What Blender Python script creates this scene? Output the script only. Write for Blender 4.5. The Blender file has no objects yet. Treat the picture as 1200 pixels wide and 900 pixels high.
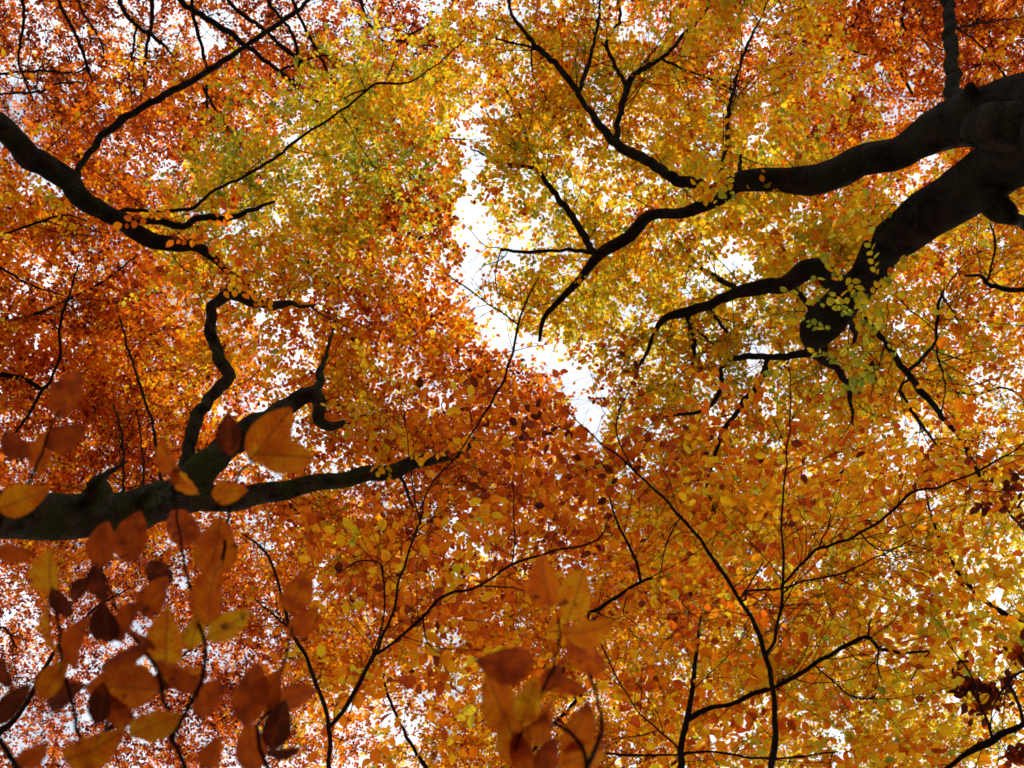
import bpy, math, random
import numpy as np
from mathutils import Matrix, Vector

rng = np.random.default_rng(11)
random.seed(11)
def reseed(text):
    global rng
    rng = np.random.default_rng(sum((i + 1) * ord(c) for i, c in enumerate(text)))
SC = bpy.context.scene
COL = SC.collection

# ------------------------------------------------------------------ camera
FPX = 1000.0                       # focal length in photo pixels (1200 wide)
ELEV = math.radians(80)
CAM = np.array([0.0, 0.0, 1.5])
CR = np.array([1.0, 0.0, 0.0])
CF = np.array([0.0, math.cos(ELEV), math.sin(ELEV)])
CU = np.array([0.0, -math.sin(ELEV), math.cos(ELEV)])
cd = bpy.data.cameras.new('camera')
cam = bpy.data.objects.new('camera', cd)
COL.objects.link(cam)
M = Matrix.Identity(4)
for i in range(3):
    M[i][0] = CR[i]; M[i][1] = CU[i]; M[i][2] = -CF[i]; M[i][3] = CAM[i]
cam.matrix_world = M
cd.sensor_width = 36.0
cd.lens = 36.0 * FPX / 1200.0
cd.clip_start = 0.05
cd.clip_end = 3000
cd.dof.use_dof = True
cd.dof.focus_distance = 7.5
cd.dof.aperture_fstop = 6.3
SC.camera = cam

# ------------------------------------------------------------------ sky, sun, exposure
SUN_EL, SUN_AZ = math.radians(48), math.radians(60)
w = bpy.data.worlds.new('World'); SC.world = w; w.use_nodes = True
nt = w.node_tree; nt.nodes.clear()
out = nt.nodes.new('ShaderNodeOutputWorld')
bg = nt.nodes.new('ShaderNodeBackground')
sky = nt.nodes.new('ShaderNodeTexSky'); sky.sky_type = 'NISHITA'; sky.sun_disc = False
sky.sun_elevation = SUN_EL; sky.sun_rotation = SUN_AZ
sky.dust_density = 2.0; sky.air_density = 1.0
tc = nt.nodes.new('ShaderNodeTexCoord')
nz = nt.nodes.new('ShaderNodeTexNoise'); nz.inputs['Scale'].default_value = 6; nz.inputs['Detail'].default_value = 5
rmp = nt.nodes.new('ShaderNodeValToRGB')
rmp.color_ramp.elements[0].position = .36; rmp.color_ramp.elements[0].color = (.42, .42, .42, 1)
rmp.color_ramp.elements[1].position = .54; rmp.color_ramp.elements[1].color = (.97, .97, .97, 1)
mix = nt.nodes.new('ShaderNodeMix'); mix.data_type = 'RGBA'
mix.inputs['B'].default_value = (11.0, 11.3, 12.0, 1)        # thin bright cloud over the blue
nt.links.new(tc.outputs['Generated'], nz.inputs['Vector'])
nt.links.new(nz.outputs['Fac'], rmp.inputs['Fac'])
nt.links.new(rmp.outputs['Color'], mix.inputs['Factor'])
nt.links.new(sky.outputs['Color'], mix.inputs['A'])
nt.links.new(mix.outputs['Result'], bg.inputs['Color'])
bg.inputs['Strength'].default_value = 0.1
nt.links.new(bg.outputs[0], out.inputs[0])

sl = bpy.data.lights.new('sun', 'SUN'); sl.energy = 4.0; sl.angle = math.radians(.8); sl.color = (1, .95, .87)
so = bpy.data.objects.new('sun', sl); COL.objects.link(so)
sd = Vector((math.sin(SUN_AZ) * math.cos(SUN_EL), math.cos(SUN_AZ) * math.cos(SUN_EL), math.sin(SUN_EL)))
so.rotation_euler = sd.to_track_quat('Z', 'Y').to_euler()
so.location = (0, 0, 40)

SC.view_settings.view_transform = 'Standard'
SC.view_settings.look = 'None'
SC.view_settings.exposure = 0.34
SC.view_settings.gamma = 1.0
SC.cycles.max_bounces = 9
SC.cycles.diffuse_bounces = 4
SC.cycles.transmission_bounces = 7
SC.cycles.glossy_bounces = 2
SC.cycles.use_denoising = True
SC.cycles.denoiser = 'OPENIMAGEDENOISE'
SC.cycles.filter_width = 1.7
SC.cycles.sample_clamp_indirect = 4
SC.cycles.caustics_reflective = False

# ------------------------------------------------------------------ helpers
def P(px, py, d):
    """photo pixel and depth (metres along the view axis) -> world point"""
    px = np.asarray(px, float); py = np.asarray(py, float); d = np.asarray(d, float)
    a = (px - 600) / FPX; b = -(py - 450) / FPX
    return CAM + d[..., None] * (CF + a[..., None] * CR + b[..., None] * CU)

def pix(w_):
    v = w_ - CAM
    d = v @ CF
    d = np.where(np.abs(d) < .05, .05, d)
    return 600 + FPX * (v @ CR) / d, 450 - FPX * (v @ CU) / d, d

def norm(v):
    return v / np.maximum(np.linalg.norm(v, axis=-1, keepdims=True), 1e-9)

def mesh_object(name, V, F, mat, parent=None, smooth=True, attrs=None):
    """V (n,3); F list of (k,m) int arrays of equal-sided faces"""
    me = bpy.data.meshes.new(name)
    V = np.ascontiguousarray(V, np.float32)
    if not isinstance(F, list): F = [F]
    F = [np.asarray(f, np.int32) for f in F if len(f)]
    me.vertices.add(len(V)); me.vertices.foreach_set('co', V.ravel())
    loops = np.concatenate([f.ravel() for f in F])
    sizes = np.concatenate([np.full(len(f), f.shape[1], np.int32) for f in F])
    starts = np.concatenate([[0], np.cumsum(sizes)[:-1]]).astype(np.int32)
    me.loops.add(len(loops)); me.loops.foreach_set('vertex_index', loops)
    me.polygons.add(len(sizes)); me.polygons.foreach_set('loop_start', starts)
    me.polygons.foreach_set('loop_total', sizes)
    me.polygons.foreach_set('use_smooth', np.full(len(sizes), smooth))
    me.update(calc_edges=True)
    for an, arr in (attrs or {}).items():
        arr = np.ascontiguousarray(arr, np.float32)
        at = me.attributes.new(an, 'FLOAT' if arr.ndim == 1 else 'FLOAT_VECTOR', 'POINT')
        at.data.foreach_set('value' if arr.ndim == 1 else 'vector', arr.ravel())
    me.materials.append(mat)
    o = bpy.data.objects.new(name, me)
    COL.objects.link(o)
    if parent is not None:
        o.parent = parent
        o.matrix_parent_inverse = Matrix.Translation(-Vector(parent.location))
    return o

def tubes(paths, sides=5, rough=0.0):
    """list of (pts (n,3), radii (n,)) -> V, [quads, caps]"""
    Vs, Q, base = [], [], 0
    ang = np.arange(sides) * 2 * math.pi / sides
    for pts, rad in paths:
        n = len(pts)
        t = np.gradient(pts, axis=0); t = norm(t)
        ref = np.array([0.31, 0.17, 0.93]) if abs(t[0] @ np.array([.31, .17, .93])) < .8 else np.array([1., 0, 0])
        u = norm(np.cross(t[0], ref))
        ring = np.empty((n, sides, 3))
        for i in range(n):
            u = u - t[i] * (u @ t[i]); u = u / np.linalg.norm(u)
            v = np.cross(t[i], u)
            r = rad[i]
            if rough:
                rr = r * (1 + rough * LUMP(pts[i], ang))
            else:
                rr = np.full(sides, r)
            ring[i] = pts[i] + rr[:, None] * (np.cos(ang)[:, None] * u + np.sin(ang)[:, None] * v)
        Vs.append(ring.reshape(-1, 3)); Vs.append(pts[-1:] + t[-1:] * rad[-1] * .8); Vs.append(pts[:1] - t[:1] * rad[0] * .3)
        i = np.arange(n - 1)[:, None] * sides; j = np.arange(sides)[None, :]; j2 = (j + 1) % sides
        Q.append((base + np.stack([i + j, i + j2, i + sides + j2, i + sides + j], -1)).reshape(-1, 4))
        top, bot = base + n * sides, base + n * sides + 1
        e = base + (n - 1) * sides
        jj = np.arange(sides); jj2 = (jj + 1) % sides
        TR.append(np.stack([e + jj, e + jj2, np.full(sides, top)], -1))
        TR.append(np.stack([base + jj2, base + jj, np.full(sides, bot)], -1))
        base += n * sides + 2
    V = np.concatenate(Vs); q = np.concatenate(Q); tr = np.concatenate(TR); TR.clear()
    return V, [q, tr]
TR = []

def LUMP(p, ang):
    a = np.sin(3.1 * p[0] * 2 + 2 * ang + 1.3 * np.sin(5 * p[1])) * .5
    b = np.sin(7.3 * p[1] * 2 - 3 * ang + 2.1 * np.sin(6 * p[2])) * .35
    c = np.sin(11.7 * p[2] + 5 * ang + 9 * p[0]) * .22
    return a + b + c

def catmull(pts, step):
    """smooth polyline (n,k) through control points; step in the first-3-columns metric"""
    pts = np.asarray(pts, float)
    if len(pts) < 2: return pts
    p = np.vstack([2 * pts[0] - pts[1], pts, 2 * pts[-1] - pts[-2]])
    outp = []
    for i in range(1, len(p) - 2):
        L = np.linalg.norm(p[i + 1][:3] - p[i][:3])
        n = max(2, int(L / step) + 1)
        t = np.linspace(0, 1, n, endpoint=False)[:, None]
        a, b, c, d = p[i - 1], p[i], p[i + 1], p[i + 2]
        outp.append(.5 * (2 * b + (c - a) * t + (2 * a - 5 * b + 4 * c - d) * t ** 2 + (3 * b - a - 3 * c + d) * t ** 3))
    outp.append(pts[-1:])
    return np.vstack(outp)

# ------------------------------------------------------------------ materials
def new_mat(name):
    m = bpy.data.materials.new(name); m.use_nodes = True
    m.node_tree.nodes.clear()
    return m, m.node_tree.nodes, m.node_tree.links

RAMP = [(0.0, (.070, .013, .005)), (.15, (.28, .040, .008)), (.30, (.58, .098, .006)), (.45, (.78, .215, .005)),
        (.60, (.82, .425, .008)), (.75, (.76, .575, .018)), (.88, (.50, .490, .028)), (1.0, (.24, .320, .03))]

def leaf_material(name, near=False):
    m, N, L = new_mat(name)
    o = N.new('ShaderNodeOutputMaterial')
    at = N.new('ShaderNodeAttribute'); at.attribute_name = 'leaf_hue'
    rp = N.new('ShaderNodeValToRGB')
    els = rp.color_ramp.elements
    while len(els) < len(RAMP): els.new(.5)
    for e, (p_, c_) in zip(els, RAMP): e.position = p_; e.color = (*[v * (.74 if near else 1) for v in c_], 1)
    geo = N.new('ShaderNodeNewGeometry')
    ns = N.new('ShaderNodeTexNoise'); ns.inputs['Scale'].default_value = 60 if near else 45; ns.inputs['Detail'].default_value = 4
    L.new(geo.outputs['Position'], ns.inputs['Vector'])
    ma = N.new('ShaderNodeMath'); ma.operation = 'MULTIPLY_ADD'
    ma.inputs[1].default_value = .56 if near else .16; ma.inputs[2].default_value = -.28 if near else -.08
    L.new(ns.outputs['Fac'], ma.inputs[0])
    ad = N.new('ShaderNodeMath'); ad.operation = 'ADD'; ad.use_clamp = True
    L.new(at.outputs['Fac'], ad.inputs[0]); L.new(ma.outputs[0], ad.inputs[1])
    L.new(ad.outputs[0], rp.inputs['Fac'])
    colr = rp.outputs['Color']
    bump = None
    if near:
        # beech veins: midrib plus slanting side veins in leaf coordinates (x across, y along)
        lu = N.new('ShaderNodeAttribute'); lu.attribute_name = 'leaf_uv'
        sp = N.new('ShaderNodeSeparateXYZ'); L.new(lu.outputs['Vector'], sp.inputs[0])
        ab = N.new('ShaderNodeMath'); ab.operation = 'ABSOLUTE'; L.new(sp.outputs[0], ab.inputs[0])
        k = N.new('ShaderNodeMath'); k.operation = 'MULTIPLY_ADD'; k.inputs[1].default_value = -.85
        L.new(ab.outputs[0], k.inputs[0]); L.new(sp.outputs[1], k.inputs[2])
        k2 = N.new('ShaderNodeMath'); k2.operation = 'MULTIPLY'; k2.inputs[1].default_value = 9.0; L.new(k.outputs[0], k2.inputs[0])
        fr = N.new('ShaderNodeMath'); fr.operation = 'PINGPONG'; fr.inputs[1].default_value = .5; L.new(k2.outputs[0], fr.inputs[0])
        sm = N.new('ShaderNodeMapRange'); sm.inputs['From Min'].default_value = 0; sm.inputs['From Max'].default_value = .11
        sm.inputs['To Min'].default_value = 1; sm.inputs['To Max'].default_value = 0; L.new(fr.outputs[0], sm.inputs['Value'])
        mr = N.new('ShaderNodeMapRange'); mr.inputs['From Min'].default_value = .008; mr.inputs['From Max'].default_value = .022
        mr.inputs['To Min'].default_value = 1; mr.inputs['To Max'].default_value = 0; L.new(ab.outputs[0], mr.inputs['Value'])
        mx = N.new('ShaderNodeMath'); mx.operation = 'MAXIMUM'; L.new(sm.outputs[0], mx.inputs[0]); L.new(mr.outputs[0], mx.inputs[1])
        mm = N.new('ShaderNodeMath'); mm.operation = 'MULTIPLY'; mm.inputs[1].default_value = .75; L.new(mx.outputs[0], mm.inputs[0])
        vm = N.new('ShaderNodeMix'); vm.data_type = 'RGBA'; vm.inputs['B'].default_value = (.16, .045, .012, 1)
        L.new(mm.outputs[0], vm.inputs['Factor']); L.new(colr, vm.inputs['A'])
        # brown spots
        n2 = N.new('ShaderNodeTexNoise'); n2.inputs['Scale'].default_value = 75; n2.inputs['Detail'].default_value = 2
        L.new(geo.outputs['Position'], n2.inputs['Vector'])
        ss = N.new('ShaderNodeMapRange'); ss.inputs['From Min'].default_value = .66; ss.inputs['From Max'].default_value = .72
        ss.inputs['To Max'].default_value = .85; L.new(n2.outputs['Fac'], ss.inputs['Value'])
        sx = N.new('ShaderNodeMix'); sx.data_type = 'RGBA'; sx.inputs['B'].default_value = (.05, .014, .006, 1)
        L.new(ss.outputs[0], sx.inputs['Factor']); L.new(vm.outputs['Result'], sx.inputs['A'])
        colr = sx.outputs['Result']
        bump = N.new('ShaderNodeBump'); bump.inputs['Strength'].default_value = .35; bump.inputs['Distance'].default_value = .002
        L.new(mx.outputs[0], bump.inputs['Height'])
    df = N.new('ShaderNodeBsdfDiffuse'); tl = N.new('ShaderNodeBsdfTranslucent'); gl = N.new('ShaderNodeBsdfGlossy')
    gl.inputs['Roughness'].default_value = .5; gl.inputs['Color'].default_value = (.5, .5, .5, 1)
    L.new(colr, df.inputs['Color']); L.new(colr, tl.inputs['Color'])
    if bump:
        for s in (df, tl, gl): L.new(bump.outputs[0], s.inputs['Normal'])
    a = N.new('ShaderNodeMixShader'); a.inputs[0].default_value = .66 if near else .80
    L.new(df.outputs[0], a.inputs[1]); L.new(tl.outputs[0], a.inputs[2])
    b = N.new('ShaderNodeMixShader'); b.inputs[0].default_value = .02
    L.new(a.outputs[0], b.inputs[1]); L.new(gl.outputs[0], b.inputs[2])
    L.new(b.outputs[0], o.inputs[0])
    return m

def bark_material(name, c0, c1, moss, moss_amt):
    m, N, L = new_mat(name)
    o = N.new('ShaderNodeOutputMaterial'); p = N.new('ShaderNodeBsdfPrincipled')
    geo = N.new('ShaderNodeNewGeometry')
    n1 = N.new('ShaderNodeTexNoise'); n1.inputs['Scale'].default_value = 9; n1.inputs['Detail'].default_value = 8; n1.inputs['Roughness'].default_value = .65
    n2 = N.new('ShaderNodeTexNoise'); n2.inputs['Scale'].default_value = 3.2; n2.inputs['Detail'].default_value = 6
    n3 = N.new('ShaderNodeTexNoise'); n3.inputs['Scale'].default_value = 55; n3.inputs['Detail'].default_value = 5
    for n in (n1, n2, n3): L.new(geo.outputs['Position'], n.inputs['Vector'])
    mp = N.new('ShaderNodeMapRange'); mp.inputs['From Min'].default_value = .35; mp.inputs['From Max'].default_value = .65; L.new(n1.outputs['Fac'], mp.inputs['Value'])
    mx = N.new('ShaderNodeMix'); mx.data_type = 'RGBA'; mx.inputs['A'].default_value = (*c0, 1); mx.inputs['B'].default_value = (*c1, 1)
    L.new(mp.outputs[0], mx.inputs['Factor'])
    ms = N.new('ShaderNodeMapRange'); ms.inputs['From Min'].default_value = .48; ms.inputs['From Max'].default_value = .62
    ms.inputs['To Max'].default_value = moss_amt; L.new(n2.outputs['Fac'], ms.inputs['Value'])
    m2 = N.new('ShaderNodeMix'); m2.data_type = 'RGBA'; m2.inputs['B'].default_value = (*moss, 1)
    L.new(ms.outputs[0], m2.inputs['Factor']); L.new(mx.outputs['Result'], m2.inputs['A'])
    n4 = N.new('ShaderNodeTexNoise'); n4.inputs['Scale'].default_value = 16; n4.inputs['Detail'].default_value = 7; n4.inputs['Roughness'].default_value = .7
    L.new(geo.outputs['Position'], n4.inputs['Vector'])
    li = N.new('ShaderNodeMapRange'); li.inputs['From Min'].default_value = .64; li.inputs['From Max'].default_value = .72
    li.inputs['To Max'].default_value = .7; L.new(n4.outputs['Fac'], li.inputs['Value'])
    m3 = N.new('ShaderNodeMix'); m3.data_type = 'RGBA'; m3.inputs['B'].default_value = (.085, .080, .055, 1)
    L.new(li.outputs[0], m3.inputs['Factor']); L.new(m2.outputs['Result'], m3.inputs['A'])
    L.new(m3.outputs['Result'], p.inputs['Base Color'])
    p.inputs['Roughness'].default_value = .9; p.inputs['Specular IOR Level'].default_value = .04
    bs = N.new('ShaderNodeMath'); bs.operation = 'ADD'; L.new(n1.outputs['Fac'], bs.inputs[0]); L.new(n3.outputs['Fac'], bs.inputs[1])
    bu = N.new('ShaderNodeBump'); bu.inputs['Strength'].default_value = 1.0; bu.inputs['Distance'].default_value = .035
    L.new(bs.outputs[0], bu.inputs['Height']); L.new(bu.outputs[0], p.inputs['Normal'])
    L.new(p.outputs[0], o.inputs[0])
    return m

LEAF = leaf_material('autumn_leaf')
LEAF_NEAR = leaf_material('near_leaf', True)
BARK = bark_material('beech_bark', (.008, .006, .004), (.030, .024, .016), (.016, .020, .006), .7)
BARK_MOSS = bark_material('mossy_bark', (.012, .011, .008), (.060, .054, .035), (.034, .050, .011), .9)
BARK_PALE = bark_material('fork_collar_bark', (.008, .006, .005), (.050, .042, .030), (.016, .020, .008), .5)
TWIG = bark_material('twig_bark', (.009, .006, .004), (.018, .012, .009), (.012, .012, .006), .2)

# ------------------------------------------------------------------ ground
def ground():
    m, N, L = new_mat('leaf_litter')
    o = N.new('ShaderNodeOutputMaterial'); p = N.new('ShaderNodeBsdfPrincipled')
    geo = N.new('ShaderNodeNewGeometry')
    v = N.new('ShaderNodeTexVoronoi'); v.inputs['Scale'].default_value = 14; L.new(geo.outputs['Position'], v.inputs['Vector'])
    rp = N.new('ShaderNodeValToRGB')
    rp.color_ramp.elements[0].color = (.05, .025, .012, 1); rp.color_ramp.elements[1].color = (.22, .09, .02, 1)
    sp = N.new('ShaderNodeSeparateColor'); L.new(v.outputs['Color'], sp.inputs[0]); L.new(sp.outputs[0], rp.inputs['Fac'])
    L.new(rp.outputs[0], p.inputs['Base Color']); p.inputs['Roughness'].default_value = .9
    bu = N.new('ShaderNodeBump'); bu.inputs['Strength'].default_value = .6; L.new(v.outputs['Distance'], bu.inputs['Height']); L.new(bu.outputs[0], p.inputs['Normal'])
    L.new(p.outputs[0], o.inputs[0])
    n = 81
    g = np.linspace(-1, 1, n); g = np.sign(g) * (np.abs(g) ** 3) * 1200
    X, Y = np.meshgrid(g, g)
    R = np.hypot(X, Y)
    Z = .08 * np.sin(X * .9) * np.cos(Y * .7) * np.clip((R - 1) / 4, 0, 1)
    V = np.stack([X, Y, Z], -1).reshape(-1, 3)
    i = np.arange(n - 1)[:, None] * n + np.arange(n - 1)[None, :]
    F = np.stack([i, i + 1, i + n + 1, i + n], -1).reshape(-1, 4)
    ob = mesh_object('ground', V, F, m); ob['kind'] = 'structure'
ground()

# ------------------------------------------------------------------ where the canopy is thin
# (px, py, rx, ry, strength): open patches between the crowns
HOLES = [
    (556, 200, 17, 40, 1), (550, 258, 24, 34, 1), (548, 315, 22, 40, 1), (568, 362, 24, 34, 1), (590, 395, 26, 26, 1),
    (618, 408, 26, 22, .95), (648, 418, 26, 26, 1), (672, 446, 20, 22, 1), (690, 484, 20, 24, 1), (704, 512, 12, 16, .9),
    (545, 160, 16, 20, .7), (600, 372, 16, 16, .8), (700, 540, 20, 14, .5),
    (60, 214, 42, 13, .9), (25, 190, 20, 10, .9), (92, 240, 20, 10, .9), (15, 75, 45, 22, .6), (45, 95, 30, 18, .6), (60, 60, 25, 15, .5), (150, 180, 40, 22, .4),
    (345, 35, 30, 26, .6), (250, 40, 14, 14, .8), (240, 168, 16, 14, .8), (285, 140, 16, 16, .6), (360, 55, 16, 30, .5), (365, 5, 25, 14, .7), (325, 45, 15, 15, .7),
    (195, 345, 24, 16, .85), (215, 368, 22, 16, .75), (228, 250, 24, 8, .8), (175, 340, 18, 10, .5),
    (340, 498, 26, 22, .75), (365, 520, 22, 16, .8), (300, 470, 16, 26, .7), (325, 555, 30, 14, .85), (380, 545, 24, 20, .6), (275, 400, 12, 16, .6),
    (15, 690, 30, 26, .62), (35, 720, 26, 18, .7), (18, 850, 34, 40, .62), (85, 845, 30, 24, .62), (115, 800, 26, 30, .62), (210, 665, 22, 26, .85),
    (45, 790, 20, 30, .6), (150, 850, 30, 20, .7), (130, 870, 20, 20, .7), (215, 860, 26, 20, .5),
    (370, 695, 20, 24, .85), (330, 650, 18, 22, .6), (305, 640, 14, 24, .7), (385, 745, 14, 14, .7), (300, 610, 24, 14, .6), (315, 720, 14, 20, .5),
    (520, 748, 26, 16, .85), (480, 850, 30, 22, .85), (500, 815, 26, 16, .7), (460, 790, 18, 16, .6), (410, 760, 16, 22, .5), (605, 725, 26, 18, .6), (530, 860, 14, 20, .5),
    (600, 72, 14, 16, .8), (672, 72, 14, 12, .9), (620, 105, 16, 16, .7), (762, 38, 24, 16, .7), (780, 18, 18, 10, .5), (700, 100, 10, 14, .6), (545, 70, 14, 14, .6), (510, 10, 36, 14, .8), (440, 30, 30, 20, .6), (570, 128, 18, 16, .6),
    (845, 135, 20, 14, .85), (828, 172, 14, 16, .8), (893, 165, 16, 22, .65), (880, 20, 18, 26, .6), (915, 18, 20, 22, .8), (975, 90, 16, 30, .6), (940, 55, 14, 12, .6), (985, 75, 8, 8, .8),
    (1092, 192, 22, 12, .9), (1115, 130, 20, 14, .5), (1060, 130, 14, 12, .5), (1075, 215, 14, 16, .6), (980, 230, 22, 8, .7), (1115, 290, 24, 12, .7), (1145, 278, 18, 10, .6), (935, 250, 24, 12, .6),
    (1170, 405, 24, 22, .8), (1150, 440, 26, 22, .85), (1165, 468, 24, 12, .6), (1075, 465, 12, 10, .6), (1190, 370, 16, 30, .5), (985, 385, 14, 16, .7), (955, 345, 10, 18, .8),
    (880, 310, 28, 10, .8), (830, 380, 14, 16, .7), (725, 405, 14, 22, .6), (755, 375, 16, 20, .7), (735, 365, 10, 14, .7), (735, 560, 12, 24, .7), (1080, 510, 16, 18, .8), (1060, 495, 16, 14, .7), (895, 515, 16, 12, .7), (730, 600, 16, 14, .4), (760, 540, 12, 12, .6),
    (645, 618, 12, 12, .8), (635, 638, 14, 12, .7), (975, 612, 16, 14, .7), (1045, 655, 18, 10, .7), (900, 672, 16, 14, .8), (1180, 705, 22, 14, .8), (1175, 780, 14, 20, .7), (1095, 590, 22, 16, .7), (960, 755, 22, 10, .7), (940, 850, 18, 12, .7), (980, 862, 18, 14, .7), (1120, 830, 14, 20, .7), (1060, 830, 16, 14, .5), (710, 755, 8, 10, .8), (1000, 650, 16, 10, .5), (1165, 640, 22, 20, .4),
]
HOLES = np.array(HOLES, float)
HOLES[:14, 2] *= .84; HOLES[:14, 4] *= .945
HOLES[14:, 2:4] *= .88; HOLES[14:, 4] *= .84

def open_sky(x, y):
    """probability that nothing of a crown hangs there"""
    k = np.zeros(len(x))
    wob = 6 * np.sin(x * .11 + y * .07) + 5 * np.sin(y * .17 - x * .05) + 4 * np.sin(x * .31 + y * .23)
    for hx, hy, rx, ry, s in HOLES:
        q = ((x - hx + wob) / rx) ** 2 + ((y - hy + wob * .6) / ry) ** 2
        k = np.maximum(k, s * np.clip(1.45 - q * 1.05, 0, 1))
    return k

# ------------------------------------------------------------------ leaves
def leaf_template(seg):
    v = np.linspace(0, 1, seg + 1)
    wd = .345 * np.sin(math.pi * np.clip(v, 0, 1) ** .88) ** .66 * (1 - .12 * v)
    wd[0] = 0; wd[-1] = 0
    pts = [(0, 0, 0)] ; F = []
    mid = [0]; lf = [0]; rt = [0]
    for i in range(1, seg):
        mid.append(len(pts)); pts.append((0, v[i], -.10 * (v[i] - .5) ** 2 * 2))
        lf.append(len(pts)); pts.append((-wd[i], v[i] + .02, .10 * wd[i] / .345 - .2 * (v[i] - .5) ** 2))
        rt.append(len(pts)); pts.append((wd[i], v[i] + .02, .10 * wd[i] / .345 - .2 * (v[i] - .5) ** 2))
    tip = len(pts); pts.append((0, 1.04, -.10))
    mid.append(tip); lf.append(tip); rt.append(tip)
    Q, T = [], []
    for i in range(seg):
        if i == 0:
            T += [(0, mid[1], lf[1]), (0, rt[1], mid[1])]
        elif i == seg - 1:
            T += [(mid[i], tip, lf[i]), (mid[i], rt[i], tip)]
        else:
            Q += [(mid[i], mid[i + 1], lf[i + 1], lf[i]), (mid[i], rt[i], rt[i + 1], mid[i + 1])]
    return np.array(pts), np.array(Q).reshape(-1, 4), np.array(T).reshape(-1, 3)

FAR_T = (np.array([(0, 0, 0), (-.34, .30, .07), (-.29, .68, .05), (0, 1, -.06), (.29, .68, .05), (.34, .30, .07)]),
         np.array([(0, 3, 2, 1), (0, 5, 4, 3)]), np.zeros((0, 3), int))
MID_T = leaf_template(5)

def leaf_mesh(pos, axis, nrm, size, hue, tmpl):
    T, Q, TRI = tmpl
    axis = norm(axis); s = norm(np.cross(axis, nrm)); n = np.cross(s, axis)
    k = len(T)
    wv = (rng.uniform(.85, 1.12, len(pos)) * size)
    curl = rng.normal(1, .8, len(pos)) * size
    V = (pos[:, None, :] + T[None, :, 0, None] * (s * wv[:, None])[:, None, :]
         + T[None, :, 1, None] * (axis * size[:, None])[:, None, :]
         + T[None, :, 2, None] * (n * curl[:, None])[:, None, :])
    off = (np.arange(len(pos)) * k)[:, None, None]
    F = [(Q[None] + off).reshape(-1, 4)]
    if len(TRI): F.append((TRI[None] + off).reshape(-1, 3))
    return V.reshape(-1, 3), F, np.repeat(hue, k)

NLEAF = [0]
def sprays(C, H, rad, nspray, nleaf, size, length, holes=True, tilt=.35):
    """flat beech sprays round every cluster centre: returns leaf arrays and twig paths"""
    m = len(C)
    S = m * nspray
    c = np.repeat(C, nspray, 0); h = np.repeat(H, nspray) + rng.normal(0, .055, S)
    az = rng.uniform(0, 2 * math.pi, S)
    d = np.stack([np.cos(az), np.sin(az), rng.normal(0, .22, S)], -1); d = norm(d)
    o = c + norm(rng.normal(size=(S, 3))) * (rng.uniform(0, 1, S) ** .6 * rad)[:, None] * np.array([1, 1, .7])
    up = norm(np.stack([rng.normal(0, tilt, S), rng.normal(0, tilt, S), np.ones(S)], -1))
    side = norm(np.cross(up, d))
    Ls = rng.uniform(.6, 1.25, S) * length
    t = np.linspace(.08, 1, nleaf)
    sag = -.16 * rng.uniform(.2, 1.6, S)
    def along(tt):
        return o[:, None, :] + (d * Ls[:, None])[:, None, :] * tt[None, :, None] + np.array([0, 0, 1.]) * (sag * Ls)[:, None, None] * (tt ** 2)[None, :, None]
    p = along(t)
    sg = np.where(np.arange(nleaf) % 2 == 0, 1., -1.)
    sg[-1] = 0
    ax = d[:, None, :] * .72 + side[:, None, :] * (sg[None, :, None] * .75) + rng.normal(0, .22, (S, nleaf, 3))
    nn = up[:, None, :] + rng.normal(0, .38, (S, nleaf, 3))
    sz = size * np.clip(rng.normal(1, .2, (S, nleaf)), .5, 1.5)
    hh = h[:, None] + rng.normal(0, .085, (S, nleaf))
    p, ax, nn, sz, hh = p.reshape(-1, 3), ax.reshape(-1, 3), nn.reshape(-1, 3), sz.ravel(), hh.ravel()
    uu = rng.uniform(size=len(hh))
    hh = np.where(uu < .10, hh - .24, np.where(uu > .93, hh + .16, hh))
    x, y, _ = pix(p + norm(ax) * sz[:, None] * .5)
    keep = rng.uniform(size=len(x)) > .04
    if holes: keep &= rng.uniform(size=len(x)) > open_sky(x, y)
    tw = along(np.array([0, .33, .66, 1.0]))
    tk = keep.reshape(S, nleaf).mean(1) > .25
    return (p[keep], ax[keep], nn[keep], sz[keep], np.clip(hh[keep], .0, 1.0)), tw[tk], o, tk

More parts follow.
